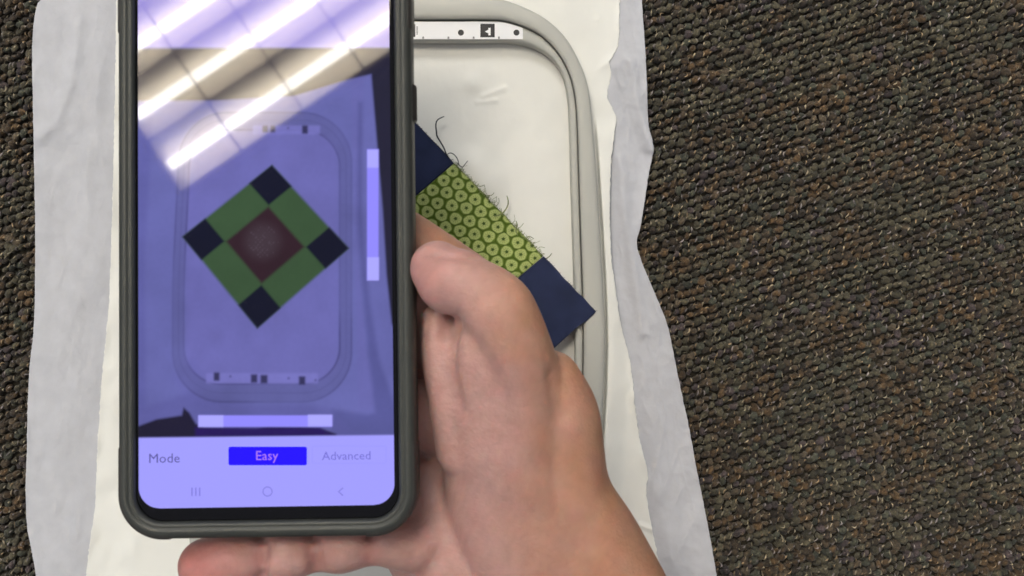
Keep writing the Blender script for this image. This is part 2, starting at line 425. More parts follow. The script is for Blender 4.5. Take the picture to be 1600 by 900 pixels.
# sticker top follows the groove curve
sel = [(x, y + 2.2) for x, y in fg if 407 < x < 817 and y < 100]
sel.sort()
strip = flat('marker_strip', [[(407, 60.5)] + [(407, sel[0][1])] + sel + [(817, sel[-1][1]), (817, 60.5)]], 7.32, M['strip'], hoop, .15)
for xc in (720, 807, 504, 417):
    flat('dot', [circ(xc, 50.3, 4.7)], 7.38, M['ink'], strip, .05)
for x0 in (750.5, 451):
    flat('square_mark', [rect(x0, 36.5, x0 + 22.5, 57.5)], 7.38, M['ink'], strip, .05)
    flat('pointer_mark', [rect(x0 + 12.5, 43, x0 + 16, 54.5), [(x0 + 7, 48.7), (x0 + 12.5, 45.8), (x0 + 12.5, 51.6)]], 7.45, M['strip'], strip, .04)
flat('square_mark', [rect(616, 37, 648.5, 57)], 7.38, M['ink'], strip, .05)
flat('fine_print', [rect(650.5, 41 + 2.2 * i, 652.4, 42.2 + 2.2 * i) for i in range(6)], 7.38, M['ink'], strip, .05)
grey = mat('grey_ink', (0.2, 0.2, 0.21), .5)
for xc in (661, 700.5, 740, 779.5, 622, 583, 543, 504, 465):
    flat('tick', [[(xc - 1.6, 59.8), (xc - 1.1, 56.5), (xc + 1.1, 56.5), (xc + 1.6, 59.8)]], 7.38, grey, strip, .05)

# ---------------------------------------------------------------- quilt block
BT, BR = np.array([627., 168.]), np.array([932., 487.])
BB, BL = np.array([597., 774.]), np.array([292., 455.])
SEAM = 0.272
def bpt(u, v):   # u: top->right, v: top->left
    return (1 - u) * (1 - v) * BT[:, None] + u * (1 - v) * BR[:, None] + u * v * BB[:, None] + (1 - u) * v * BL[:, None]
def bz(X, Y):
    z = 3.6 + sstep(790, 893, X) * 6.0 + sstep(430, 330, X) * 6.0
    return z + .25 * nB(X / 60, Y / 60) + .12 * nC(X / 20, Y / 20)
block = empty('quilt_block', P(612, 471, 3))
tag(block, 'patchwork of navy and green ring print squares lying point up on the hooped cloth', 'quilt block')
gdark, glight, gmid = lin((84, 105, 36)), lin((166, 179, 112)), lin((74, 98, 42))
def ringprint(X, Y):
    # hexagonal lattice measured in photo pixels at the cloth
    ax, ay = 22.3, 4.6; bx, by = 6.6, 19.6
    det = ax * by - ay * bx
    x = X - 661; y = Y - 312
    best = np.full(X.shape, 1e9); th = np.zeros(X.shape); idn = np.zeros(X.shape); sec = np.full(X.shape, 1e9)
    i0 = np.floor((x * by - y * bx) / det); j0 = np.floor((y * ax - x * ay) / det)
    for di in (-1, 0, 1, 2):
        for dj in (-1, 0, 1, 2):
            i = i0 + di; j = j0 + dj
            jx = 1.0 * np.sin(i * 12.9 + j * 78.2); jy = .8 * np.sin(i * 39.3 + j * 11.1)
            dx = x - i * ax - j * bx - jx; dy = (y - i * ay - j * by - jy) * 1.04; d = np.hypot(dx, dy)
            closer = d < best
            sec = np.where(closer, best, np.minimum(sec, d))
            th = np.where(closer, np.arctan2(dy, dx), th); idn = np.where(closer, i * 3.1 + j * 7.7, idn); best = np.where(closer, d, best)
    d = best
    rad = 9.2 + .5 * np.sin(3 * th + idn) + .25 * np.sin(7 * th + idn * 2)
    disc = sstep(rad + 1.0, rad - 1.0, d)
    c = gdark + (glight - gdark) * disc[..., None]
    spokes = (np.cos(th * 11 + idn) > .35) * sstep(7.8, 6.2, d) * sstep(1.5, 3.5, d)
    c = c * (1 - .32 * spokes[..., None])
    dot = sstep(3.3, 2.0, d + .6 * np.sin(5 * th + idn))
    c = c + (gmid * .6 - c) * dot[..., None]
    web = sstep(1.6, .3, sec - best) * (1 - disc)
    c = c * (1 - .55 * web[..., None])
    return c
s0_, s1_ = SEAM, 1 - SEAM
def patch(u0, u1, v0, v1, name, m_, paint=None, nn=(60, 60), label=None):
    g = 0.0006
    eu0, eu1, ev0, ev1 = (u0 + (g if u0 > 0 else 0)), (u1 - (g if u1 < 1 else 0)), (v0 + (g if v0 > 0 else 0)), (v1 - (g if v1 < 1 else 0))
    uu = np.linspace(eu0, eu1, nn[0]); vv = np.linspace(ev0, ev1, nn[1])
    U, V_ = np.meshgrid(uu, vv, indexing='ij')
    U0, V0 = U.copy(), V_.copy()
    if True:   # raw edges wander slightly
        U = U + (U0 <= 0) * .002 * nA(V_ * 30, U * 0) + (U0 >= 1) * .003 * nB(V_ * 60, U * 0)
        V_ = V_ + (V0 <= 0) * .002 * nC(U0 * 30, U * 0) + (V0 >= 1) * .003 * nD(U0 * 60, U * 0)
    q = bpt(U.ravel()[None], V_.ravel()[None]); X, Y = q[0].reshape(U.shape), q[1].reshape(U.shape)
    # the edge of the block bows in a little between its corners
    de = np.zeros(U.shape)
    for e, interior in ((U - u0, u0 > 0), (u1 - U, u1 < 1), (V_ - v0, v0 > 0), (v1 - V_, v1 < 1)):
        de += (0.55 if interior else .2) * np.exp(-np.maximum(e, 0) / 0.008)
    sm_ = np.minimum(np.minimum(np.abs(U0 - s0_), np.abs(U0 - s1_)), np.minimum(np.abs(V0 - s0_), np.abs(V0 - s1_)))
    z = bz(X, Y) - de + .14 * np.exp(-sm_ / .03) * nC(X / 7, Y / 7); k = S * (1 - z / H)
    top = np.stack([(X - 800) * k, (450 - Y) * k, z], -1).reshape(-1, 3); bot = top - np.array([0, 0, .35])
    nx, ny = nn; n = nx * ny; F1 = grid_faces(nx, ny)[:, ::-1]
    idx = np.arange(n).reshape(nx, ny); rim = np.concatenate([idx[:, 0], idx[-1, 1:], idx[-2::-1, -1], idx[0, -2:0:-1]]); r2 = np.roll(rim, -1)
    cols = None
    if paint is not None:
        cc = paint(X, Y).reshape(-1, 3); cols = np.vstack([cc, cc])
    o = build(name, np.vstack([top, bot]), np.vstack([F1, F1[:, ::-1] + n, np.stack([rim, r2, r2 + n, rim + n], 1)]), m_, block, colors=cols)
    if label: o['label'] = label
    return o
s0, s1 = SEAM, 1 - SEAM
for (a, b, c, d) in ((0, s0, 0, s0), (s1, 1, 0, s0), (0, s0, s1, 1), (s1, 1, s1, 1)):
    patch(a, b, c, d, 'navy_patch', M['navy'])
patch(s0, s1, 0, s0, 'green_patch', M['green'], ringprint, (270, 170))
patch(0, s0, s0, s1, 'green_patch', M['green'], ringprint, (120, 200))
patch(s1, 1, s0, s1, 'green_patch', M['green'], ringprint, (120, 200))
patch(s0, s1, s1, 1, 'green_patch', M['green'], ringprint, (200, 120))
patch(s0, s1, s0, s1, 'maroon_patch', M['maroon'])
def thread(pts, r, m_, name='loose_thread', z0=4.2, lift=1.2):
    q = catmull(pts, 26); t = np.linspace(0, 1, 26)
    z = z0 + lift * np.sin(t * math.pi) * .8
    w3 = np.array([P(a, b, zz) for (a, b), zz in zip(q, z)])
    V, F = tube(w3, r * (1 - .4 * np.abs(2 * t - 1) ** 3), 6)
    return V, F
for pts, r, mm in [([(694, 182), (684, 187), (681, 195), (682, 206), (683, 213), (689, 223), (694, 232), (697, 240), (701, 246)], .26, 'thread_dark'),
               ([(699, 241), (704, 239), (710, 242), (715, 249), (717, 257)], .17, 'thread_dark'),
               ([(714, 254), (722, 261), (727, 256), (731, 251)], .15, 'thread_dark'),
               ([(792, 306), (794, 314), (793, 322), (788, 330), (780, 336), (772, 338)], .22, 'thread_green'),
               ([(806, 345), (808, 351), (806, 360), (809, 368)], .15, 'thread_green'),
               ([(862, 396), (858, 401), (852, 404), (846, 403)], .16, 'thread_green'),
               ([(772, 301), (768, 305), (760, 305), (754, 302)], .12, 'thread_green'),
               ([(757, 289), (751, 291), (745, 290)], .12, 'thread_green'),
               ([(834, 373), (828, 370), (822, 372), (818, 376)], .13, 'thread_green')]:
    V, F = thread(pts, r, M[mm]); build('loose_thread', V, F, M[mm], block)
parts = []
for i in range(210):
    t = random.random(); u = s0 + (s1 - s0) * t
    q = bpt(np.array([[u]]), np.array([[0.004]]))[:, 0]
    ln = random.uniform(2.5, 9) * (1.9 if random.random() < .16 else 1); a = math.radians(random.gauss(-44, 42))
    b = a + random.uniform(-1.3, 1.3)
    pts = [q, q + ln * .5 * np.array([math.cos(a), math.sin(a)]), q + ln * .5 * np.array([math.cos(a) + math.cos(b), math.sin(a) + math.sin(b)])]
    c_ = catmull(pts, 7); w3 = np.array([P(x, y, bz(np.array(x), np.array(y)) - .2 + .3 * random.random()) for x, y in c_])
    parts.append(tube(w3, random.uniform(.035, .085), 4))
dk = []
for e_ in range(150):
    t = random.random()
    if e_ % 3 < 2:
        u = random.choice((s0 * t, s1 + (1 - s1) * t)); q = bpt(np.array([[u]]), np.array([[0.003]]))[:, 0]; a0 = -46
    else: q = bpt(np.array([[0.997]]), np.array([[s0 * t]]))[:, 0]; a0 = 42
    a = math.radians(random.gauss(a0, 35)); ln = random.uniform(1.2, 4.2)
    pts = [q, q + ln * np.array([math.cos(a), math.sin(a)]) * .6, q + ln * np.array([math.cos(a + .5), math.sin(a + .5)])]
    c_ = catmull(pts, 5); dk.append(tube(np.array([P(x, y, bz(np.array(x), np.array(y)) - .15) for x, y in c_]), .05, 4))
V, F = merge(dk); tag(build('frayed_edge', V, F, M['thread_dark'], block), kind='stuff')
V, F = merge(parts); fr = build('frayed_edge', V, F, M['thread_green'], block); tag(fr, kind='stuff')

# ---------------------------------------------------------------- phone frame of reference
def nrm(v): return v / np.linalg.norm(v)
pT, pB = P(411, 0, 81.4), P(416.5, 842, 87.6)
py = nrm(pT - pB); px = nrm(np.cross(py, np.array([0, 0, 1.]))); pz = np.cross(px, py)
PL = 170.0; PC = pB + py * PL / 2
def toW(u, v, n):
    u, v, n = np.broadcast_arrays(np.asarray(u, float), v, n)
    return PC + u[..., None] * px + v[..., None] * py + n[..., None] * pz
def fromPx(X, Y, off=0.0):
    o_ = np.array([0, 0, H]); d = np.array([(X - 800) * S, (450 - Y) * S, -H])
    t = ((PC + off * pz - o_) @ pz) / (d @ pz); w_ = o_ + t * d - PC
    return w_ @ px, w_ @ py
def toPx(W):
    k = S * (1 - W[..., 2] / H); return W[..., 0] / k + 800, 450 - W[..., 1] / k
def rrect(hw, hl, r, n=14):
    pts = []
    for cx, cy, a0 in ((hw - r, hl - r, 0), (-hw + r, hl - r, 90), (-hw + r, -hl + r, 180), (hw - r, -hl + r, 270)):
        for i in range(n + 1):
            a = math.radians(a0 + 90 * i / n); pts.append((cx + r * math.cos(a), cy + r * math.sin(a)))
    return np.array(pts)
HW, HL, RC = 42.0, PL / 2, 12.5
phone = empty('phone', PC - pz * 12)
tag(phone, 'smartphone in dark grey rubber case, its lit screen showing the hooped patchwork', 'phone')
def lofted(name, prof, m_, parent, cap0=True, cap1=False, hw=HW, hl=HL, rc=RC):
    rows = []
    for ins, z in prof:
        q = rrect(hw - ins, hl - ins, max(rc - ins, 1.0)); rows.append(toW(q[:, 0], q[:, 1], z))
    V = np.stack(rows, 1); nu, nv = V.shape[:2]
    F = [tuple(f) for f in grid_faces(nu, nv, True)]
    if cap0: F.append(tuple(i * nv for i in range(nu))[::-1])
    if cap1: F.append(tuple(i * nv + nv - 1 for i in range(nu)))
    return build(name, V.reshape(-1, 3), F, m_, parent)
case = lofted('case', [(3, -12.2), (1.2, -11.8), (.3, -10.8), (0, -9.5), (0, -3.2), (.15, -1.8), (.6, -.8), (1.3, -.25), (2.2, 0), (2.9, -.1), (3.15, -.45), (3.4, -.5), (3.7, -.3), (4.3, -.5), (4.8, -1.1), (5.0, -2.0), (5.0, -2.6)], M['case'], phone)
bezel = lofted('bezel', [(4.9, -2.6), (5.0, -2.05), (5.2, -1.95), (5.5, -1.9)], M['glass_black'], phone, cap0=True, cap1=True)
# corner bumpers
def bumper(cx, cy, a0, ext, name='corner_bumper'):
    r = RC; pts = []
    arc = [(cx + r * math.cos(math.radians(a)), cy + r * math.sin(math.radians(a)), math.cos(math.radians(a)), math.sin(math.radians(a))) for a in np.linspace(a0, a0 + 90, 16)]
    f = arc[0]; l = arc[-1]
    t0 = (-f[3] * -1, f[2] * -1); pre = [(f[0] + f[3] * k, f[1] - f[2] * k, f[2], f[3]) for k in np.linspace(ext[0], .8, 8)]
    post = [(l[0] - l[3] * k, l[1] + l[2] * k, l[2], l[3]) for k in np.linspace(.8, ext[1], 8)]
    path = pre + arc + post; n = len(path)
    prof = [(-.5, -10.8), (.15, -10.2), (.28, -9.5), (.28, -3.6), (.2, -2.2), (-.1, -1.2), (-.75, -.45), (-1.2, -.5)]
    rows = []
    for i, (x, y, nx, ny) in enumerate(path):
        e = min(i, n - 1 - i); dd = -.9 if e == 0 else 0
        rows.append([toW(x + nx * (a + dd), y + ny * (a + dd), z) for a, z in prof])
    V = np.array(rows).reshape(-1, 3)
    return build(name, V, grid_faces(n, len(prof)), M['case_dark'], case)
cxx, cyy = HW - RC, HL - RC
bumper(-cxx, -cyy, 180, (15, 2)); bumper(cxx, -cyy, 270, (2, 15)); bumper(cxx, cyy, 0, (15, 2)); bumper(-cxx, cyy, 90, (2, 15))
# side buttons on the right
def sidebtn(Y0, Y1, side=1):
    v0 = fromPx(645, Y0)[1]; v1 = fromPx(645, Y1)[1]
    a, b = sorted((v0, v1)); n = 14; rows = []
    for i, t in enumerate(np.linspace(0, 1, n)):
        k = 0.95 * sstep(0, .08, t) * sstep(0, .08, 1 - t) if 0 < i < n - 1 else -.2
        rows.append([toW(side * (HW + dx), a + (b - a) * t, z) for dx, z in ((-.3, -8.4), (k, -7.8), (k + .05, -6), (k, -4.2), (-.3, -3.4))])
    F = grid_faces(n, 5)
    build('side_button', np.array(rows).reshape(-1, 3), F if side < 0 else F[:, ::-1], M['case_dark'], case)
sidebtn(124, 186)

# ---------------------------------------------------------------- lit display
SOFF = -1.84
dl, dbm = fromPx(216.5, 600, SOFF)[0], fromPx(400, 792, SOFF)[1]
dr = fromPx(614.5, 600, SOFF)[0]
dt = HL - 8.0
def poly_d(X, Y, pts):
    """signed distance to polygon, negative inside"""
    p = np.array(pts, float); n = len(p); d = np.full(X.shape, 1e18); s = np.ones(X.shape)
    for i in range(n):
        a, b = p[i], p[(i - 1) % n]; ex, ey = b - a; wx, wy = X - a[0], Y - a[1]
        t = np.clip((wx * ex + wy * ey) / (ex * ex + ey * ey), 0, 1)
        d = np.minimum(d, (wx - ex * t) ** 2 + (wy - ey * t) ** 2)
        c1 = Y >= a[1]; c2 = Y < b[1]; c3 = ex * wy > ey * wx
        s = np.where((c1 & c2 & c3) | (~c1 & ~c2 & ~c3), -s, s)
    return s * np.sqrt(d)
def box_d(X, Y, x0, y0, x1, y1, r=0):
    qx = np.abs(X - (x0 + x1) / 2) - (x1 - x0) / 2 + r; qy = np.abs(Y - (y0 + y1) / 2) - (y1 - y0) / 2 + r
    return np.hypot(np.maximum(qx, 0), np.maximum(qy, 0)) + np.minimum(np.maximum(qx, qy), 0) - r
def paint_screen(X, Y):
    c = np.zeros(X.shape + (3,)) + lin((103, 105, 172))
    def over(col, d, a=1.0, soft=1.3):
        nonlocal c
        soft = soft * 1.45; m_ = (sstep(soft, -soft, d) * a)[..., None]; c = c * (1 - m_) + lin(col) * m_
    # the filmed sheets
    over((96, 97, 166), poly_d(X, Y, [(215, 150), (240, 150), (226, 400), (228, 640), (215, 650)]), .8, 4)
    over((104, 104, 172), poly_d(X, Y, [(548, 120), (568, 116), (566, 300), (560, 420), (575, 560), (615, 640), (560, 640), (556, 400)]), .9, 3)
    over((86, 88, 150), poly_d(X, Y, [(560, 160), (566, 160), (566, 330), (578, 470), (592, 560), (620, 640), (620, 690), (515, 690), (520, 640), (575, 648), (586, 645), (574, 540), (558, 360)]), .9, 4)
    over((110, 108, 180), box_d(X, Y, 290, 205, 530, 600, 45), .8, 6)
    over((92, 92, 158), poly_d(X, Y, [(215, 640), (250, 628), (300, 612), (350, 625), (400, 632), (470, 630), (520, 640), (560, 690), (215, 690)]), .75, 6)
    over((100, 100, 170), poly_d(X, Y, [(300, 560), (270, 590), (300, 630), (400, 640), (330, 610)]), .6, 8)
    # the filmed hoop
    Xw = X + 9 * (1 - sstep(215, 480, Y)) * sstep(420, 290, X) * -1
    hd = box_d(Xw, Y, 270, 176, 549, 628, 78)
    hi = box_d(Xw, Y, 287, 203, 531, 600, 58)
    ringm = np.maximum(hd, -hi)
    over((90, 91, 148), ringm, .55, 3)
    fade = .45 + .55 * np.clip(.5 + nA(X / 90 + 4, Y / 90), 0, 1)
    over((70, 70, 122), np.abs(hd) - .8, .85 * fade, 2); over((62, 62, 112), np.abs(hi) - .8, .95 * fade, 2)
    over((78, 78, 132), np.abs(box_d(Xw, Y, 279, 188, 541, 614, 68)) - .5, .4, 1.6)
    # sticker strips
    over((122, 120, 196), box_d(X, Y, 322, 583, 497, 599, 3), .8, 2)
    over((122, 120, 196), box_d(X, Y, 395, 196, 500, 210, 3), .8, 2)
    for x0, y0, x1, y1 in ((334, 582, 343, 595), (392, 585, 402, 598), (407, 586, 418, 599), (467, 588, 477, 601), (410, 196, 419, 207), (422, 196, 430, 207), (472, 196, 481, 209)):
        over((38, 38, 72), box_d(X, Y, x0, y0, x1, y1, 2), .9, 1.8)
    for x0, y0 in ((360, 588), (451, 591), (493, 594), (450, 200)):
        over((60, 60, 110), np.hypot(X - x0, Y - y0) - 1.6, .7, 1.5)
    # filmed carpet
    over((30, 30, 44), poly_d(X, Y, [(215, 76), (625, 74), (640, 560), (612, 505), (604, 430), (598, 330), (590, 235), (580, 116), (545, 124), (460, 150), (340, 157), (210, 158)]), .97, 2)
    over((24, 22, 40), poly_d(X, Y, [(210, 668), (245, 655), (284, 649), (287, 637), (296, 645), (306, 662), (322, 668), (400, 670), (420, 666), (500, 669), (525, 678), (525, 690), (210, 690)]), .97, 2)
    over((40, 20, 100), poly_d(X, Y, [(305, 668), (500, 668), (526, 682), (305, 682)]), .75, 2.5)
    # filmed quilt block
    T, R, B, Lf = [np.array(q, float) for q in ((425, 258), (545, 388), (402, 513), (285, 370))]
    u = np.full(X.shape, .5); v = np.full(X.shape, .5)
    for _ in range(6):
        fx = (1 - u) * (1 - v) * T[0] + u * (1 - v) * R[0] + u * v * B[0] + (1 - u) * v * Lf[0] - X
        fy = (1 - u) * (1 - v) * T[1] + u * (1 - v) * R[1] + u * v * B[1] + (1 - u) * v * Lf[1] - Y
        ux = (1 - v) * (R[0] - T[0]) + v * (B[0] - Lf[0]); uy = (1 - v) * (R[1] - T[1]) + v * (B[1] - Lf[1])
        vx = (1 - u) * (Lf[0] - T[0]) + u * (B[0] - R[0]); vy = (1 - u) * (Lf[1] - T[1]) + u * (B[1] - R[1])
        det = ux * vy - uy * vx; u = u - (fx * vy - fy * vx) / det; v = v - (ux * fy - uy * fx) / det
    k = 175.0
    def cell(a, b, c0, d): return box_d(u * k, v * k, a * k, c0 * k, b * k, d * k, 0)
    over((58, 84, 55), cell(0, 1, 0, 1), 1, 2.2)
    q = .255
    for a, b, c0, d in ((0, q, 0, q), (1 - q, 1, 0, q), (0, q, 1 - q, 1), (1 - q, 1, 1 - q, 1)):
        over((13, 19, 37), cell(a, b, c0, d), 1, 1.6)
    over((50, 31, 38), cell(.265, .735, .265, .735), 1, 2.2)
    dd = np.hypot(X - 410, Y - 377)
    over((70, 58, 66), dd - 26, .75, 10)
    tx = (np.sin(X * .9) * np.sin(Y * .8 + .4 * np.sin(X * .3)))
    over((92, 80, 92), np.where((dd < 24 + 3 * nA(X / 6, Y / 6)) & (tx + nB(X / 5, Y / 5) > .7), -1, 1), .4, 1.2)
    c = np.maximum(c - .009, 0)
    n_ = 1 + .07 * nA(X / 70, Y / 70) + .05 * nB(X / 24, Y / 24) + .02 * nC(X / 5, Y / 5); c *= n_[..., None]
    # app: slide bars, header, panel
    over((146, 138, 255), box_d(X, Y, 573.5, 233, 591.5, 438, 1), 1, 1.2)
    over((172, 168, 255), box_d(X, Y, 574, 234, 591, 262, 1), 1, 1.2); over((172, 168, 255), box_d(X, Y, 574, 402, 592, 438, 1), 1, 1.2)
    over((146, 138, 255), box_d(X, Y, 310, 649, 519, 667, 1), 1, 1.2)
    over((172, 168, 255), box_d(X, Y, 310, 649, 349, 667, 1), 1, 1.2); over((172, 168, 255), box_d(X, Y, 481, 648, 519, 666, 1), 1, 1.2)
    over((140, 130, 212), Y - 74, 1, 2)
    over((162, 158, 255), (684 - (X - 217) * .011) - Y, 1, 1.4)
    over((150, 146, 250), np.abs(box_d(X, Y, 488, 697, 603, 724, 2)) - .5, .6, .8)
    return c
nx, ny = 260, 560
uu = np.linspace(dl, dr, nx); vv = np.linspace(dbm, dt, ny)
U, Vv = np.meshgrid(uu, vv, indexing='ij')
r = 6.0
# rounded corners: pull columns in near the ends
dy = np.clip(r - np.minimum(Vv - dbm, dt - Vv), 0, r); ins = r - np.sqrt(np.maximum(r * r - dy * dy, 0))
hwid = (dr - dl) / 2; cxm = (dl + dr) / 2
U = cxm + (U - cxm) * (hwid - ins) / hwid
Wd = toW(U, Vv, SOFF); Xp, Yp = toPx(Wd)
disp = build('display', Wd.reshape(-1, 3), grid_faces(nx, ny), screen_mat('lit_display'), phone, smooth=False, colors=paint_screen(Xp, Yp).reshape(-1, 3))

def on_screen(name, polys, col, off, parent=disp):
    V = []; F = []
    for p in polys:
        b = len(V)
        for X, Y in p:
            u, v = fromPx(X, Y, SOFF + off); V.append(toW(u, v, SOFF + off))
        F.append(tuple(range(b, b + len(p)))[::-1])
    return build(name, np.array(V), F, screen_mat(name + '_lit', False, L4(col)), parent, smooth=False)
def rr_px(x0, y0, x1, y1, r):
    q = rrect((x1 - x0) / 2, (y1 - y0) / 2, r, 5); return [(a + (x0 + x1) / 2, b + (y0 + y1) / 2) for a, b in q[::-1]]
btn = on_screen('button', [rr_px(357, 698, 479.5, 727, 3)], (32, 0, 255), .04)
def text(body, X, Y, hpx, col, off, parent, wfac=1.0):
    cu = bpy.data.curves.new('tmp', 'FONT'); cu.body = body; cu.align_x = 'CENTER'; cu.align_y = 'CENTER'; cu.size = 1; cu.resolution_u = 2
    t = bpy.data.objects.new('tmp', cu); COL.objects.link(t); bpy.context.view_layer.update()
    dg = bpy.context.evaluated_depsgraph_get(); me = t.evaluated_get(dg).to_mesh()
    vs = np.array([v.co[:] for v in me.vertices]); fs = [tuple(p.vertices) for p in me.polygons]
    t.to_mesh_clear(); bpy.data.objects.remove(t); bpy.data.curves.remove(cu)
    vs[:, :2] -= (vs[:, :2].min(0) + vs[:, :2].max(0)) / 2
    u0, v0 = fromPx(X, Y, SOFF + off); k = hpx * .1805 / .73
    W_ = toW(u0 + vs[:, 0] * k * wfac, v0 + vs[:, 1] * k, SOFF + off)
    return build('lettering', W_, fs, screen_mat('lettering_lit', False, L4(col)), parent, smooth=False)
text('Mode', 257, 716, 15, (92, 88, 160), .05, disp, 1.05)
text('Easy', 417.5, 714, 15, (176, 120, 240), .08, btn, 1.0)
text('Advanced', 541, 712, 13.5, (118, 112, 215), .05, disp, 1.05)
on_screen('icon', [[(299 + 6 * i, 775), (301 + 6 * i, 775), (301 + 6 * i, 762), (299 + 6 * i, 762)][::-1] for i in range(3)], (128, 122, 222), .05)
ci = circ(418, 768, 8, 28); cj = circ(418, 768, 6.2, 28)
on_screen('icon', [[ci[i], ci[(i + 1) % 28], cj[(i + 1) % 28], cj[i]] for i in range(28)], (134, 128, 228), .05)
on_screen('icon', [[(535, 762), (528, 768), (530, 768), (537, 763)], [(528, 768), (535, 775), (537, 774), (530, 768)]], (128, 122, 222), .05)

# ---------------------------------------------------------------- hand
def chain(ctrl, n=40, sides=28, flat=1.0):
    """ctrl: (X, Y, z, r_in_plane[, r_z]) photo px + mm -> closed swept body"""
    q = [(*P(c[0], c[1], c[2]), c[3], c[4] if len(c) > 4 else c[3]) for c in ctrl]
    s = catmull(q, n); p = s[:, :3]; ra, rb = s[:, 3], s[:, 4]
    T = np.gradient(p, axis=0); T /= np.linalg.norm(T, axis=1)[:, None]
    up = np.array([0, 0, 1.]); A = np.cross(T, up); A /= np.linalg.norm(A, axis=1)[:, None]; B = np.cross(A, T)
    rows = []; th = np.linspace(0, 2 * np.pi, sides, endpoint=False)
    def rowat(c, a, b, A_, B_): return c + np.cos(th)[:, None] * a * A_ + np.sin(th)[:, None] * b * B_
    for e, sg in ((0, -1),):
        for ph in np.linspace(85, 12, 6):
            f = math.cos(math.radians(ph)); rows.append(rowat(p[0] - T[0] * min(ra[0], rb[0]) * math.sin(math.radians(ph)), ra[0] * f, rb[0] * f, A[0], B[0]))
    for i in range(n): rows.append(rowat(p[i], ra[i], rb[i], A[i], B[i]))
    for ph in np.linspace(12, 85, 6):
        f = math.cos(math.radians(ph)); rows.append(rowat(p[-1] + T[-1] * min(ra[-1], rb[-1]) * math.sin(math.radians(ph)), ra[-1] * f, rb[-1] * f, A[-1], B[-1]))
    V = np.array(rows); m = len(rows); V = V.reshape(-1, 3)
    F = []
    for i in range(m - 1):
        for j in range(sides):
            k = (j + 1) % sides; F.append((i * sides + j, (i + 1) * sides + j, (i + 1) * sides + k, i * sides + k))
    F.append(tuple(range(sides))); F.append(tuple((m - 1) * sides + j for j in range(sides))[::-1])
    return V, F

HAND = [
    # thumb: tip, joint, proximal, base of thumb
    chain([(683, 419, 82, 8.2, 8.0), (700, 434, 83, 9.9, 9.4), (735, 454, 85, 9.9, 9.6), (768, 474, 87, 10.2, 9.8), (788, 500, 87, 10.2, 10), (806, 545, 84, 10.4, 11), (818, 600, 77, 11.5, 13), (822, 680, 69, 13, 15), (830, 760, 60, 13, 14)], 60),
    # thenar mass down to the wrist and forearm
    chain([(728, 528, 64, 13.2, 13), (750, 600, 64, 15.8, 17), (783, 690, 63, 18.8, 20), (813, 790, 60, 22.6, 20), (862, 880, 57, 26, 19.5), (905, 960, 54, 27, 19), (980, 1090, 52, 28, 20), (1060, 1240, 52, 31, 22)], 60),
    # web between thumb and palm, and the slim ridge of the palm by the phone
    chain([(764, 505, 80, 9.8, 10), (762, 560, 77.5, 12.6, 13), (774, 630, 71, 16.5, 17), (800, 720, 64, 20, 19.5), (820, 790, 60, 21, 19)], 40),
    chain([(684, 500, 72, 5.0, 7), (688, 560, 73, 5.6, 8), (705, 630, 73, 6.6, 9), (722, 700, 69, 8, 11)], 30),
    # joint hump and edge of the hand on the outer side
    chain([(862, 592, 74, 8.5, 9), (881, 645, 72, 10.4, 11), (887, 710, 68, 11.2, 13), (896, 775, 64, 12.2, 15), (930, 845, 60, 14, 17), (972, 930, 56, 15, 18)], 40),
    # palm slab behind the phone
    chain([(690, 500, 40, 20, 10), (700, 580, 37, 34, 12), (715, 680, 37, 37, 13), (745, 780, 46, 35, 14), (775, 850, 48, 33, 15), (850, 940, 50, 30, 16), (960, 1090, 50, 27, 18)], 50),
    # heel of the palm on the little finger side
    chain([(676, 760, 50, 13, 10), (686, 825, 55, 13.0, 11), (712, 890, 56, 13, 12), (780, 980, 54, 15, 13)], 30),
    # index, middle, ring
    chain([(800, 520, 46, 10.5), (745, 458, 54, 10.0), (696, 421, 60, 9.7), (620, 368, 62.5, 9.2), (540, 325, 63, 8.8), (470, 300, 63, 8.0), (425, 292, 63, 7.2)], 50),
    chain([(770, 600, 44, 11), (700, 545, 54, 10.5), (620, 500, 61, 9.8), (520, 455, 62.5, 9.3), (430, 420, 62.5, 8.7), (350, 400, 63, 7.6)], 50),
    chain([(760, 700, 44, 11), (690, 660, 52, 10.5), (610, 630, 61, 9.5), (510, 600, 63, 9.0), (420, 580, 64, 8.5), (345, 570, 64, 7.4)], 50),
    # little finger under the bottom edge
    chain([(735, 800, 52, 12), (690, 838, 57, 11), (640, 853, 63, 8.2), (597, 850, 68, 6.6), (575, 850, 69, 6.6), (532, 853, 71, 8.2), (490, 857, 70.5, 7.0), (450, 864, 72, 8.4), (408, 868, 71, 7.2), (360, 876, 72.5, 8.7), (322, 884, 72, 8.3)], 90),
]
V, F = merge(HAND)
tmp = build('tmp_hand', V, F, None)
md = tmp.modifiers.new('r', 'REMESH'); md.mode = 'VOXEL'; md.voxel_size = 0.0009
sm = tmp.modifiers.new('s', 'SMOOTH'); sm.factor = .6; sm.iterations = 17
bpy.context.view_layer.update()
ev = tmp.evaluated_get(bpy.context.evaluated_depsgraph_get()); me = ev.to_mesh()
nv = len(me.vertices); co = np.empty(nv * 3, np.float32); me.vertices.foreach_get('co', co); co = co.reshape(-1, 3).astype(float)
no = np.empty(nv * 3, np.float32); me.vertices.foreach_get('normal', no); no = no.reshape(-1, 3).astype(float)
fac = [tuple(p.vertices) for p in me.polygons]
co = co * 1000 + np.array(tmp.location) * 1000
ev.to_mesh_clear(); bpy.data.objects.remove(tmp)
def seg_d(co, pts):
    q = catmull(np.array([P(*p) for p in pts]), 30); d = np.full(len(co), 1e9)
    for p in q: d = np.minimum(d, np.linalg.norm(co - p, axis=1))
    return d
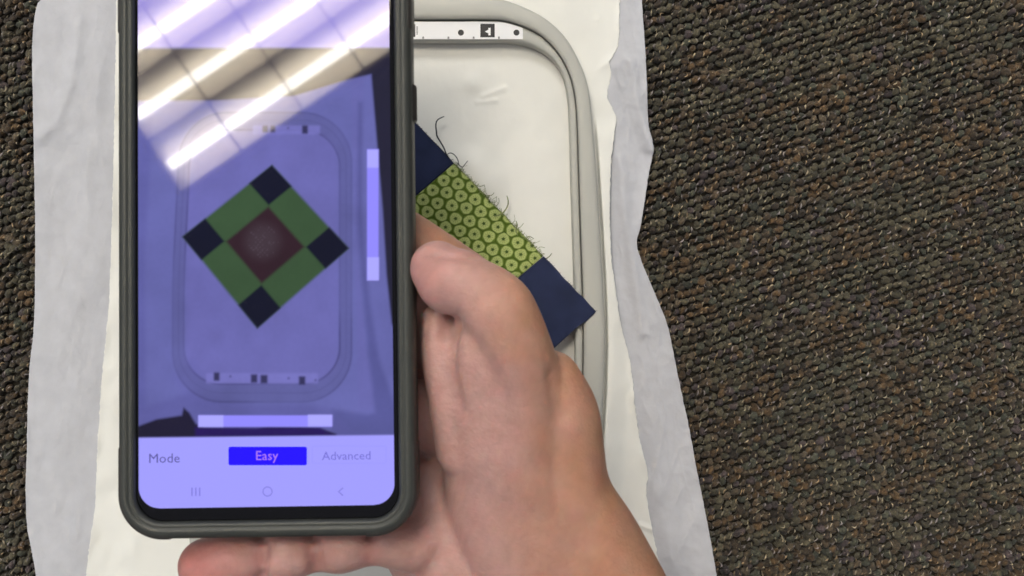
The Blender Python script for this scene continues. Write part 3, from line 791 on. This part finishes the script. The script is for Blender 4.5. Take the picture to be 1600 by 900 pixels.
def crease(pts, depth, wd):
    global co
    d = seg_d(co, pts); co = co - no * (depth * np.exp(-(d / wd) ** 2))[:, None]
# fold between thumb pad and palm, joint creases, skin lines
crease([(728, 470, 92), (716, 492, 90), (704, 510, 84), (700, 530, 82)], 1.6, 2.2)
crease([(662, 396, 88), (690, 398, 90), (718, 404, 90), (738, 402, 88)], .9, 1.4)
crease([(712, 505, 84), (705, 535, 84), (706, 575, 84), (714, 620, 84)], 1.5, 3.0)
crease([(722, 640, 84), (760, 652, 85), (800, 662, 86)], .45, 1.6)
crease([(862, 590, 88), (868, 620, 86), (876, 650, 84)], .9, 2.6)
crease([(940, 740, 70), (920, 800, 74), (905, 850, 76)], .6, 4)
crease([(690, 838, 66), (683, 870, 68), (668, 905, 68)], 1.1, 2.6)
for x, dp in ((408, 1.9), (490, 1.9), (577, 1.9)):
    crease([(x, 834, 74), (x, 846, 78), (x + 2, 868, 79), (x + 3, 900, 76)], dp, 1.9)
crease([(760, 470, 97), (775, 455, 96), (786, 445, 94)], .25, 1.2)
# bulges
def bulge(c, h, wd):
    global co
    d = np.linalg.norm(co - P(*c), axis=1); co = co + no * (h * np.exp(-(d / wd) ** 2))[:, None]
bulge((690, 440, 90), .7, 6); bulge((815, 460, 94), .9, 6); bulge((770, 720, 84), 1.0, 12); bulge((902, 610, 84), 1.2, 7)
Xh, Yh = toPx(co)
pal_pink, pal_tan = lin((182, 143, 136)), lin((175, 130, 103))
f = sstep(760, 930, Xh + 40 * nA(Xh / 60, Yh / 60))
g_ = sstep(640, 480, Yh); f = f * (1 - g_) + sstep(690, 850, Xh) * g_
bk = sstep(425, 395, Yh) * sstep(78, 70, co[:, 2]) * (Xh > 600); f = np.maximum(f, bk)
f = np.clip(f * .9 + .12 * nB(Xh / 25, Yh / 25), 0, 1)
colh = pal_pink * (1 - f[:, None]) + pal_tan * f[:, None]
red = np.exp(-(np.hypot(Xh - 315, (Yh - 880)) / 55) ** 2) * .8 + np.exp(-(np.hypot(Xh - 665, Yh - 430) / 45) ** 2) * .35
for x in (408, 490, 577): red += .35 * np.exp(-(((Xh - x) / 16) ** 2)) * (Yh > 820)
red = np.clip(red + .15 * np.clip(nC(Xh / 30, Yh / 30), 0, 1), 0, 1)[:, None]
colh = colh * (1 - red) + lin((172, 108, 104)) * red
mot = 1 + .05 * nB(Xh / 13, Yh / 13 + co[:, 2] / 3) + .04 * nA(Xh / 5, Yh / 5 + co[:, 2])
colh = colh * mot[:, None] * np.stack([np.ones(len(co)), 1 - .05 * np.clip(nD(Xh / 18, Yh / 18), 0, 1), 1 - .05 * np.clip(nD(Xh / 18, Yh / 18), 0, 1)], 1)
hand = build('person', co, fac, M['skin'], None, colors=colh)
tag(hand, 'bare right hand gripping the phone, thumb at its side, little finger underneath', 'person')

# ---------------------------------------------------------------- ceiling light, seen mirrored in the display
CEIL = 2600.0
def refl(X, Y):
    o_ = np.array([0, 0, H]); d = nrm(np.array([(X - 800) * S, (450 - Y) * S, -H]))
    t = ((PC + SOFF * pz - o_) @ pz) / (d @ pz); h = o_ + t * d
    r_ = d - 2 * (d @ pz) * pz; k = (CEIL - h[2]) / r_[2]; return h + k * r_
A0 = refl(280, 300); A1 = refl(605, 82)
fu = nrm(A1 - A0); B1 = refl(215, 205)
fv = np.array([-fu[1], fu[0], 0]);
if fv @ (B1 - A0) < 0: fv = -fv
fn = np.array([0, 0, 1.])
for nm, q in (('tube1', (340, 212)), ('tube2', (300, 120)), ('tube3', (215, 70)), ('bladeA', (300, 137)), ('bladeB', (398, 80)), ('bladeC', (519, 52)), ('end', (215, 205))):
    d_ = refl(*q) - A0; print('FIX', nm, round(d_ @ fu), round(d_ @ fv))
LW, LL = 640.0, 1200.0
light = empty('ceiling_light', A0 + fu * LL / 2 + fv * LW / 2)
tag(light, 'recessed fluorescent ceiling fixture mirrored as bright diagonal bands in the phone screen', 'ceiling light')
M['reflector'] = mat('white_reflector', (0.86, 0.80, 0.68), 0.30, 0.5, metallic=0.25)
M['blade'] = mat('grey_louver', (0.12, 0.115, 0.10), 0.5, 0.4)
M['housing'] = mat('white_enamel', (0.75, 0.75, 0.73), 0.5)
mt = bpy.data.materials.new('fluorescent_tube'); mt.use_nodes = True
nt = mt.node_tree; b = nt.nodes['Principled BSDF']; b.inputs['Base Color'].default_value = (.9, .9, .9, 1)
b.inputs['Emission Color'].default_value = (1, .93, .82, 1); b.inputs['Emission Strength'].default_value = 58
def F3(a, c, z): return A0 + fu * a + fv * c + fn * z
PITCH = 160.0
for i in range(4):
    c0 = PITCH * i + PITCH / 2
    # trough
    n = 17; rows = []
    for a in (0, LL):
        rows.append([F3(a, c0 + PITCH / 2 * .985 * s, 62 * (1 - abs(s) ** 1.5)) for s in np.linspace(-1, 1, n)])
    build('reflector', np.array(rows).reshape(-1, 3), grid_faces(2, n), M['reflector'], light)
    V, F = tube([F3(a, c0, 20) for a in np.linspace(15, LL - 15, 5)], 15, 16)
    build('fluorescent_tube', V, F, mt, light)
k = 0
for a in (4, 192, 385, 578, 772, 965, 1196):
    V, F = box(-1.8, 1.8, 0, LW, -3, 16)
    W_ = np.array([F3(a + q[0], q[1], q[2]) for q in V]); build('louver_blade', W_, F, M['blade'], light, smooth=False)
V, F = box(-6, LL + 6, -6, LW + 6, 74, 80); build('housing', np.array([F3(*q) for q in V]), F, M['housing'], light, smooth=False)
for (a, b_, c, d) in ((-6, 0, -6, LW + 6), (LL, LL + 6, -6, LW + 6), (0, LL, -6, 0), (0, LL, LW, LW + 6)):
    V, F = box(a, b_, c, d, -2, 74); build('frame', np.array([F3(*q) for q in V]), F, M['housing'], light, smooth=False)
